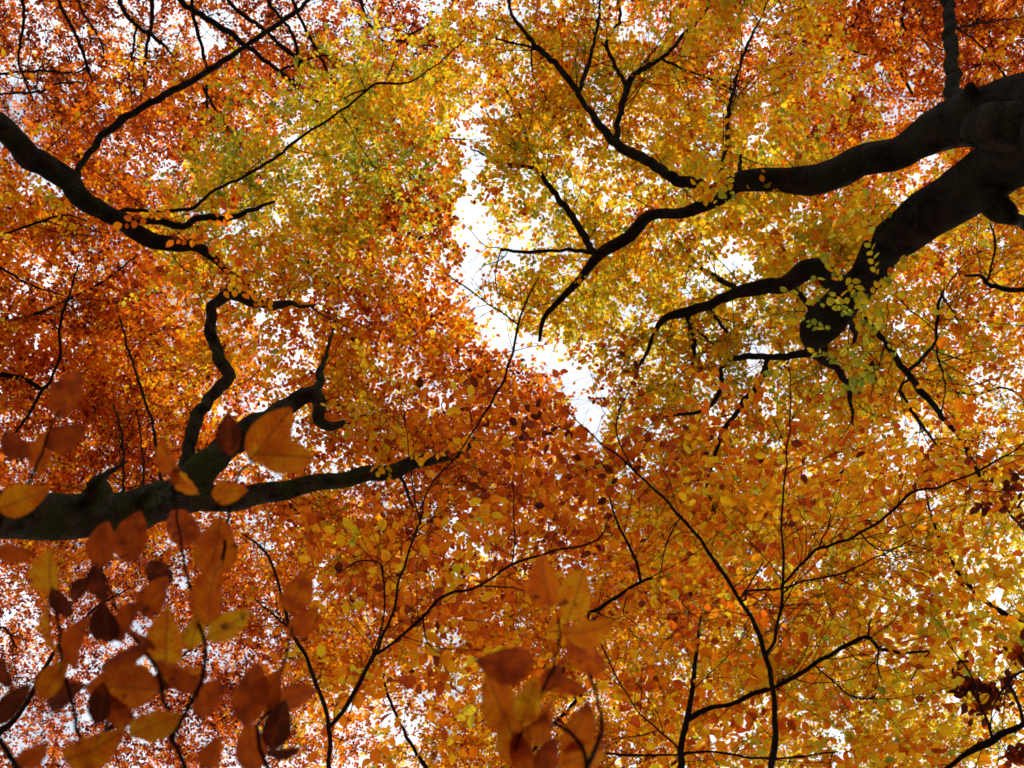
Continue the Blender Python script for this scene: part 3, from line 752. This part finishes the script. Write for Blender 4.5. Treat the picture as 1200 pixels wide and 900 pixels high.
# ---- middle crown at the bottom
G = Tree('beech_tree', 'amber tree crown behind the two slender saplings at the bottom centre', BARK, group=FOREST)
top = P(560, 1010, 11); base = (top[0] + .3, top[1] + 1.6, 0)
G.base(base); G.trunk(top, base, .24, .12)
G.path([(560, 1010, 12), (590, 930, 8), (640, 860, 5), (690, 800, 4), (700, 740, 2)], 12.5)
G.path([(560, 1000, 10), (520, 930, 6), (480, 870, 4.5), (450, 800, 3), (445, 740, 2)], 12.5)
G.blobs = [(510, 800, 170, 140, 12.5, 1.4, 1.75, 0.58), (680, 700, 150, 120, 12.2, 1.4, 1.8, 0.52), (640, 840, 150, 110, 12, 1.3, 1.8, 0.53), (420, 700, 80, 110, 12.5, 1.2, 1.2, 0.56), (560, 960, 260, 80, 12, 1.4, 1.2, 0.54)]
G.skirts = [(*(G.root.location[0] * 1.12, G.root.location[1] * 1.12, 5.2), 2.8, 2.8, 3.4, 110, .48), (*(G.root.location[0] * 1.5, G.root.location[1] * 1.5, 4.6), 3.6, 3.6, 3.6, 120, .48)]
G.grow(size=.060, tau=TAU)

# ---- red orange crown at the top right
T8 = Tree('beech_tree', 'red orange beech crown behind the forked limbs in the top right corner', BARK, group=FOREST)
top = P(1120, -140, 11.5); base = (top[0] + 1.2, top[1] - 1.4, 0)
T8.base(base); T8.trunk(top, base, .28, .12)
T8.path([(1120, -140, 14), (1085, -60, 8), (1062, 0, 5), (1058, 30, 4), (1080, 45, 3), (1100, 70, 2)], 12.5)
T8.path([(1040, -60, 8), (1010, 0, 4), (990, 40, 3), (930, 30, 2.5), (912, 0, 2)], 12.5)
T8.path([(1072, 110, 4), (1055, 85, 4), (1035, 70, 3), (1000, 60, 2)], 12)
T8.blobs = [(985, 100, 90, 100, 12.4, 1.2, .9, .38), (1010, 90, 220, 160, 12.6, 1.5, 1.6, 0.37), (1160, 290, 120, 150, 12, 1.4, 1.4, 0.35), (890, 10, 150, 90, 12.8, 1.4, 1.3, 0.39), (1160, 90, 120, 160, 12, 1.5, 1.6, 0.37), (1020, 250, 160, 90, 12.4, 1.2, 1.2, 0.43), (1050, -90, 280, 70, 12, 1.4, 1.3, 0.37), (1280, 200, 110, 300, 12, 2, 1.3, 0.37)]
T8.skirts = [(*(T8.root.location[0] * 1.12, T8.root.location[1] * 1.12, 5.2), 2.8, 2.8, 3.4, 110, .4), (*(T8.root.location[0] * 1.5, T8.root.location[1] * 1.5, 4.6), 3.6, 3.6, 3.6, 120, .4)]
T8.grow(size=.060, tau=TAU)

# ---- gold crown at the lower right, far
T9 = Tree('beech_tree', 'golden orange beech crown behind the forked sapling in the lower right', BARK, group=FOREST)
top = P(1300, 760, 11); base = (top[0] + 1.2, top[1] + .9, 0)
T9.base(base); T9.trunk(top, base, .28, .12)
T9.path([(1300, 760, 14), (1220, 740, 8), (1150, 700, 6), (1110, 650, 4), (1090, 600, 3), (1082, 545, 2)], 12)
T9.path([(1260, 640, 6), (1200, 470, 3), (1140, 462, 3), (1105, 460, 2)], 11)
T9.blobs = [(1100, 530, 160, 140, 12, 1.5, 1.1, 0.60), (1060, 740, 200, 170, 12, 1.5, 1.6, 0.72), (880, 680, 170, 140, 12.2, 1.4, 1.9, 0.63), (810, 800, 170, 150, 12, 1.4, 1.8, 0.64), (940, 590, 160, 90, 12, 1.2, 1.2, 0.68),
            (960, 850, 180, 110, 12, 1.3, 1.4, 0.66), (1180, 640, 100, 160, 12, 1.3, .9, 0.76), (1280, 700, 90, 260, 11.5, 1.5, 1.2, 0.71), (950, 970, 340, 70, 12, 1.5, 1.2, 0.66)]
T9.skirts = [(*(T9.root.location[0] * 1.12, T9.root.location[1] * 1.12, 5.2), 2.8, 2.8, 3.4, 110, .5), (*(T9.root.location[0] * 1.5, T9.root.location[1] * 1.5, 4.6), 3.6, 3.6, 3.6, 120, .5)]
T9.grow(size=.060, tau=TAU)

# ------------------------------------------------------------------ saplings with larger looking leaves
S1 = Tree('beech_sapling', 'slender dark sapling forking in two just above the bottom edge left of centre', TWIG, cat='sapling')
b0 = P(390, 985, 2.9); base = (b0[0] - .05, b0[1] + .35, 0)
S1.base(base); S1.trunk(b0, base, .022, .013, name='stem')
S1.path([(390, 985, 9), (388, 940, 7.5), (387, 897, 7), (387, 857, 6.5), (373, 810, 5.5), (357, 767, 5), (340, 737, 4.5), (330, 697, 3.5), (313, 650, 3), (283, 625, 2)], (2.9, 4.4))
S1.path([(337, 735, 3), (318, 718, 2.5), (300, 703, 2)], 4.3)
S1.path([(387, 852, 6), (400, 840, 6), (420, 803, 5.5), (443, 760, 5), (457, 727, 4), (467, 687, 3.5), (480, 643, 3.2), (492, 610, 3), (503, 570, 2.5), (533, 537, 2.2), (552, 510, 2.5), (580, 463, 3.5), (600, 417, 3.5), (607, 380, 3), (620, 347, 2.6), (631, 325, 1.6)], 5.2)
S1.path([(607, 380, 2.5), (573, 357, 2), (550, 340, 1.7), (522, 319, 1.2)], 5.4)
S1.path([(443, 764, 4.5), (465, 748, 4.2), (490, 727, 4), (520, 698, 4), (560, 687, 3.5), (600, 662, 3.2), (633, 650, 3), (667, 642, 2.6), (703, 632, 2.2), (714, 605, 1.5)], 4.6)
S1.path([(560, 687, 2), (590, 688, 1.8), (614, 692, 1.3)], 4.4)
S1.path([(433, 775, 3), (448, 733, 2.6), (450, 700, 2.5), (446, 662, 2.5), (420, 657, 2.3), (398, 671, 1.6)], 4.4)
S1.path([(495, 725, 2), (503, 757, 1.6), (528, 778, 1.2)], 4.2)
S1.path([(600, 662, 2), (603, 630, 1.8), (601, 560, 1.3)], 4.9)
S1.path([(492, 612, 2), (482, 560, 1.6), (477, 510, 1.3), (470, 460, 1.0)], 5.2)
S1.blobs = [(520, 610, 150, 110, 4.6, .6, .50, 0.41), (610, 520, 120, 60, 4.8, .5, .60, 0.29), (430, 760, 90, 100, 4.0, .5, .30, 0.50), (570, 720, 130, 60, 4.3, .5, .45, 0.41), (330, 690, 60, 80, 4.2, .4, .25, 0.33), (500, 850, 120, 70, 4.0, .5, .55, 0.47), (650, 600, 90, 60, 4.6, .5, .5, 0.35)]
S1.grow(size=.066, nspray=2, nleaf=7, rad=.10, length=.32, tmpl=MID_T, twig_r=.0014, tau=1.0, link_step=.12)

S2 = Tree('beech_sapling', 'forked sapling with a wide V of thin branches rising from the bottom right of centre', TWIG, cat='sapling')
b0 = P(905, 985, 2.9); base = (b0[0] + .08, b0[1] + .35, 0)
S2.base(base); S2.trunk(b0, base, .026, .015, name='stem')
S2.path([(905, 985, 10), (906, 940, 9), (906, 897, 8), (908, 847, 7.5), (903, 800, 6.5), (896, 763, 6), (883, 730, 5.2), (868, 703, 5), (843, 667, 4.5), (820, 633, 4), (790, 597, 3.4), (753, 560, 2.8), (723, 533, 2.4), (697, 513, 2), (662, 479, 1.3)], (2.9, 4.8))
S2.path([(898, 765, 5), (907, 750, 4.5), (915, 717, 4.2), (917, 683, 4), (918, 650, 3.5), (917, 600, 3), (922, 527, 2.5), (927, 483, 2), (925, 430, 1.3)], 4.9)
S2.path([(917, 684, 4), (947, 653, 4), (960, 643, 4), (1007, 625, 3.8), (1043, 601, 3.4), (1067, 580, 3.2), (1100, 570, 3), (1133, 557, 2.8), (1173, 537, 2.4), (1215, 508, 2)], 4.6)
S2.path([(960, 642, 2.5), (966, 625, 2.3), (974, 604, 1.8)], 4.5)
S2.path([(873, 702, 3), (877, 692, 3), (910, 690, 2.6), (943, 680, 2.5), (987, 672, 2.4), (1033, 650, 2), (1070, 632, 1.5)], 4.4)
S2.path([(868, 700, 3), (880, 682, 2.6), (895, 657, 2)], 4.3)
S2.path([(797, 606, 2), (780, 640, 1.8), (772, 680, 1.2)], 4.5)
S2.path([(740, 548, 2), (722, 500, 2), (738, 455, 1.6), (752, 420, 1.2)], 4.9)
S2.path([(1010, 626, 2.5), (1030, 645, 2), (1055, 640, 1.4)], 4.4)
S2.blobs = [(760, 520, 110, 60, 4.7, .4, .50, 0.32), (860, 620, 140, 90, 4.6, .5, .60, 0.46), (980, 560, 150, 90, 4.7, .5, .60, 0.42), (1080, 640, 140, 100, 4.6, .5, .60, 0.52), (760, 650, 90, 100, 4.5, .5, .5, 0.48),
            (900, 470, 80, 60, 4.9, .4, .35, 0.48), (1150, 560, 80, 70, 4.6, .4, .45, 0.42), (850, 750, 110, 80, 4.2, .5, .45, 0.52), (1000, 720, 130, 70, 4.4, .5, .5, 0.56)]
S2.grow(tau=.74, size=.054, nspray=2, nleaf=7, rad=.10, length=.32, tmpl=MID_T, twig_r=.0014, link_step=.12)

S3 = Tree('beech_sapling', 'young tree with long crooked side branch and amber leaves along the bottom right', TWIG, cat='sapling')
b0 = P(792, 985, 3.4); base = (b0[0] - .1, b0[1] + .35, 0)
S3.base(base); S3.trunk(b0, base, .026, .016, name='stem')
S3.path([(792, 985, 10), (797, 920, 9), (800, 880, 8.5), (806, 838, 8), (810, 810, 6.5), (813, 783, 5.5), (817, 752, 3.5), (822, 720, 2)], (3.4, 4.6))
S3.path([(806, 841, 8), (827, 832, 7), (850, 826, 6), (900, 807, 6), (933, 793, 5.5), (973, 767, 5.3), (993, 755, 5.3), (1017, 747, 5), (1033, 760, 4.5), (1060, 764, 3.8), (1097, 763, 2.5)], 4.6)
S3.path([(1017, 748, 3), (1018, 737, 2.6), (1021, 725, 2)], 4.5)
S3.path([(1030, 758, 2.5), (1028, 780, 2.2), (1033, 796, 1.6)], 4.4)
S3.path([(800, 884, 4), (827, 880, 3.5), (880, 888, 3), (933, 887, 2.8), (982, 881, 2)], 4.2)
S3.path([(800, 884, 3), (765, 884, 3), (733, 885, 3.2), (695, 880, 2.6), (660, 885, 2)], 4.2)
S3.path([(800, 880, 3), (745, 830, 2.2), (706, 760, 2.4), (690, 722, 4), (703, 713, 5), (728, 697, 5), (750, 682, 4.6), (764, 677, 3)], 4.6)
S3.path([(750, 681, 4), (745, 660, 4), (733, 633, 3.6), (720, 602, 2.6), (712, 570, 1.6)], 4.8)
S3.path([(955, 780, 2.5), (990, 812, 2.5), (1020, 820, 2), (1030, 805, 1.5)], 4.4)
S3.blobs = [(940, 840, 160, 90, 4.2, .5, .70, 0.53), (780, 830, 100, 90, 4.1, .5, .60, 0.47), (1080, 780, 130, 100, 4.4, .5, .60, 0.57), (740, 750, 80, 100, 4.4, .4, .4, 0.47), (1060, 880, 130, 50, 4.1, .4, .6, 0.53), (1170, 720, 80, 120, 4.6, .4, .45, 0.63)]
S3.grow(tau=.85, size=.060, nspray=2, nleaf=7, rad=.10, length=.34, tmpl=MID_T, twig_r=.0014, link_step=.12)

# ---- bare dark branch with withered leaf clumps in the corner
S4 = Tree('beech_sapling', 'dark branch slanting across the bottom right corner with withered black leaf clumps', TWIG, cat='sapling')
b0 = P(1290, 800, 3.4); base = (b0[0] + .9, b0[1] + .4, 0)
S4.base(base); S4.trunk(b0, base, .034, .018, name='stem')
S4.path([(1290, 800, 10), (1240, 826, 8), (1200, 848, 7.5), (1170, 866, 8), (1145, 877, 9), (1125, 889, 6.5), (1107, 900, 5), (1060, 930, 3)], 4.0)
S4.path([(1165, 868, 4), (1150, 830, 3), (1137, 790, 2.4), (1110, 753, 1.6)], 4.3)
S4.path([(1200, 848, 5), (1190, 818, 4.5), (1180, 803, 4), (1165, 825, 2.5)], 4.2)
S4.path([(1180, 803, 4), (1192, 790, 4), (1215, 780, 3)], 4.2)
S4.blobs = [(1182, 808, 16, 18, 4.2, .06, 2.4, .02), (1150, 826, 20, 16, 4.2, .06, 2.0, .02), (1180, 865, 40, 26, 4.0, .1, .8, .08), (1140, 800, 24, 24, 4.2, .1, .6, .08), (1195, 770, 16, 30, 4.2, .1, .8, .05), (1180, 590, 24, 30, 4.3, .1, 1.2, .03)]
S4.grow(size=.055, nspray=2, nleaf=6, rad=.05, length=.12, tmpl=MID_T, twig_r=.0014, link_step=.1)

# ------------------------------------------------------------------ the leaves right above the lens
NT, NQ, NTRI = leaf_template(14)
def near_spray(name, label, twigs, leaves, base, stem_top):
    reseed(label)
    root = bpy.data.objects.new(name, None); COL.objects.link(root)
    root.location = base; root['label'] = label; root['category'] = 'sapling'
    cur = catmull(np.array([[*base, .011], [base[0] * .97 + stem_top[0] * .03, base[1], .5, .010], [*((np.array(base) + stem_top * 2) / 3 + np.array([.02, .02, 0])), .008], [*stem_top, .0042]]), .05)
    V, F = tubes([(cur[:, :3], cur[:, 3])], 8)
    mesh_object('stem', V, F, TWIG, root)
    nodes = []
    for tw in twigs:
        q = np.array(tw, float)
        W = P(q[:, 0], q[:, 1], q[:, 2])
        rad = np.linspace(.0026, .0011, len(q))
        if q[0][3:].size and q[0][3]:
            W = np.vstack([stem_top, W]); rad = np.concatenate([[.0036], rad])
        elif nodes:
            a = np.concatenate(nodes); i = np.linalg.norm(a - W[0], axis=1).argmin()
            W = np.vstack([a[i], W]); rad = np.concatenate([[rad[0]], rad])
        c = catmull(np.column_stack([W, rad]), .012)
        c[1:-1, :3] += rng.normal(0, .0008, (len(c) - 2, 3))
        V, F = tubes([(c[:, :3], c[:, 3])], 7)
        mesh_object('twig', V, F, TWIG, root)
        nodes.append(c[:, :3])
    nodes = np.concatenate(nodes)
    nx, ny, nd = pix(nodes)
    for (cx, cy, Lp, ang, hue) in leaves:
        a = math.radians(ang + rng.normal(0, 5))
        i = np.argmin((nx - cx) ** 2 + (ny - cy) ** 2 + 0.0)
        d = nd[i] + rng.uniform(-.05, .05)
        axp = np.array([math.cos(a), -math.sin(a)])
        bx, by = cx - axp[0] * Lp / 2, cy - axp[1] * Lp / 2
        pb = P(bx, by, d)
        tiltf = rng.uniform(-.45, .45)
        axis = norm(CR * math.cos(a) + CU * math.sin(a) + CF * tiltf)
        n0 = -CF + CR * rng.normal(0, .38) + CU * rng.normal(0, .38)
        size = Lp * d / FPX * math.sqrt(1 + tiltf ** 2) * 1.02
        s = norm(np.cross(axis, n0)); n = np.cross(s, axis)
        T = NT.copy()
        ph = rng.uniform(0, 6)
        edge = np.abs(T[:, 0]) > .01
        T[edge, 2] += .028 * np.sin(T[edge, 1] * 26 + ph + np.sign(T[edge, 0]))          # wavy beech margin
        T[:, 2] += rng.normal(0, .10) * (T[:, 1] - .4) ** 2 * 2 + rng.normal(.06, .10) * np.abs(T[:, 0])
        T[:, 0] += .05 * rng.normal() * T[:, 1] ** 2
        W = rng.uniform(.86, 1.08)
        V = pb + size * (T[:, :1] * W * s + T[:, 1:2] * axis + T[:, 2:3] * n)
        lf = mesh_object('leaf', V, [NQ, NTRI], LEAF_NEAR, root, attrs={'leaf_hue': np.full(len(V), max(0, (hue - .03) if hue > .2 else (hue - .12))), 'leaf_uv': NT * np.array([1, 1, 0])})
        j = np.linalg.norm(nodes - pb, axis=1).argmin()
        pa = nodes[j]
        c = catmull(np.column_stack([np.vstack([pa, (pa + pb) / 2 - CF * .004, pb + axis * size * .04]), [.0009, .0007, .0006]]), .006)
        V, F = tubes([(c[:, :3], c[:, 3])], 5)
        pt = mesh_object('leaf_stalk', V, F, TWIG, None)
        pt.parent = lf
        pt.matrix_parent_inverse = Matrix.Translation(-Vector(base))
        lf_inv = None
    return root

leavesA = [
    (80, 465, 58, 60, .25), (15, 520, 52, 150, .22), (75, 515, 48, 20, .22), (48, 530, 52, 70, .33), (25, 586, 60, 22, .50),
    (203, 540, 52, 112, .36), (213, 566, 40, -60, .46), (268, 510, 48, 100, .16), (315, 512, 74, 52, .44), (330, 533, 62, 8, .47), (270, 575, 46, 20, .47),
    (10, 645, 44, 0, .30), (118, 640, 50, 95, .26), (152, 632, 58, 78, .25), (210, 620, 54, 160, .24), (64, 672, 62, 82, .55),
    (122, 682, 46, 90, .12), (185, 672, 42, 150, .04), (178, 702, 50, 60, .34), (255, 642, 72, 62, .36), (246, 700, 76, 88, .38), (264, 736, 52, 25, .60), (226, 742, 40, 82, .58),
    (75, 705, 40, 120, .14), (63, 740, 66, 98, .46), (91, 757, 62, 76, .30), (128, 730, 48, 88, .06), (156, 727, 58, 60, .27), (200, 748, 72, 80, .50), (206, 781, 62, 0, .46), (140, 772, 54, 30, .25), (152, 800, 72, 170, .40),
    (190, 800, 36, 40, .12), (58, 800, 48, 60, .45), (75, 811, 52, 42, .15), (118, 826, 48, 80, .04), (146, 830, 44, 100, .28), (180, 850, 62, 22, .52), (108, 880, 76, 10, .46),
    (250, 815, 58, 40, .27), (290, 820, 62, 90, .28), (315, 812, 52, 70, .26), (345, 817, 48, 12, .28), (325, 855, 52, 72, .13), (330, 880, 42, 0, .12),
    (350, 693, 56, 70, .34), (356, 731, 44, 42, .32), (10, 830, 46, 60, .14), (250, 880, 46, 60, .28), (290, 882, 50, 110, .28), (40, 885, 46, 40, .3), (8, 790, 36, 100, .12), (95, 690, 36, 40, .1), (170, 745, 40, 130, .22), (215, 800, 46, -30, .3)]
twA = [
    [(230, 960, .80, 1), (212, 890, .84, 0), (203, 862, .86, 0), (192, 820, .88, 0), (180, 775, .90, 0), (152, 742, .92, 0), (132, 700, .94, 0), (120, 662, .95, 0), (150, 650, .97, 0)],
    [(203, 862, .86, 0), (235, 800, .88, 0), (240, 762, .90, 0), (231, 722, .93, 0), (221, 683, .96, 0), (212, 635, 1.0, 0), (206, 592, 1.03, 0), (203, 566, 1.05, 0)],
    [(130, 960, .82, 1), (104, 890, .85, 0), (86, 830, .88, 0), (72, 775, .90, 0), (68, 720, .92, 0), (62, 690, .93, 0)],
    [(231, 720, .93, 0), (258, 665, .96, 0), (268, 600, 1.0, 0), (282, 550, 1.04, 0), (300, 542, 1.05, 0)],
    [(-60, 760, .80, 1), (-20, 660, .84, 0), (5, 605, .88, 0), (38, 560, .92, 0), (58, 505, .96, 0), (70, 480, .98, 0)],
    [(330, 960, .84, 1), (308, 890, .88, 0), (302, 850, .90, 0), (318, 830, .91, 0), (335, 770, .95, 0), (345, 722, .98, 0)],
    [(104, 890, .85, 0), (125, 850, .86, 0), (140, 810, .88, 0), (170, 790, .89, 0)],
]
sa = P(150, 1090, .72)
near_spray('beech_sapling', 'blurred cluster of large rust and gold leaves on fine twigs at the lower left', twA, leavesA, (sa[0] - .05, sa[1] + .25, 0), sa)

leavesB = [
    (638, 684, 60, 98, .36), (675, 697, 64, 64, .53), (687, 737, 56, 18, .48), (688, 771, 52, 150, .32), (595, 774, 66, 172, .27), (668, 801, 46, 158, .24), (645, 797, 34, 60, .22),
    (584, 822, 74, 112, .44), (620, 824, 54, 72, .58), (600, 866, 64, 112, .48), (636, 852, 54, 92, .40), (676, 853, 68, 58, .40), (640, 893, 44, 60, .24), (682, 890, 60, 20, .45), (612, 888, 46, 110, .27)]
twB = [
    [(690, 960, .78, 1), (688, 900, .82, 0), (676, 865, .84, 0), (640, 840, .85, 0), (634, 812, .87, 0), (648, 785, .88, 0), (655, 750, .90, 0), (654, 722, .92, 0)],
    [(688, 900, .82, 0), (704, 862, .86, 0), (704, 838, .88, 0), (694, 802, .90, 0), (690, 788, .92, 0)],
    [(640, 840, .85, 0), (612, 858, .85, 0), (604, 880, .84, 0)],
]
sb = P(690, 1080, .70)
near_spray('beech_sapling', 'upright spray of large blurred amber leaves at the bottom centre', twB, leavesB, (sb[0] + .04, sb[1] + .25, 0), sb)
print('LEAVES', NLEAF[0])
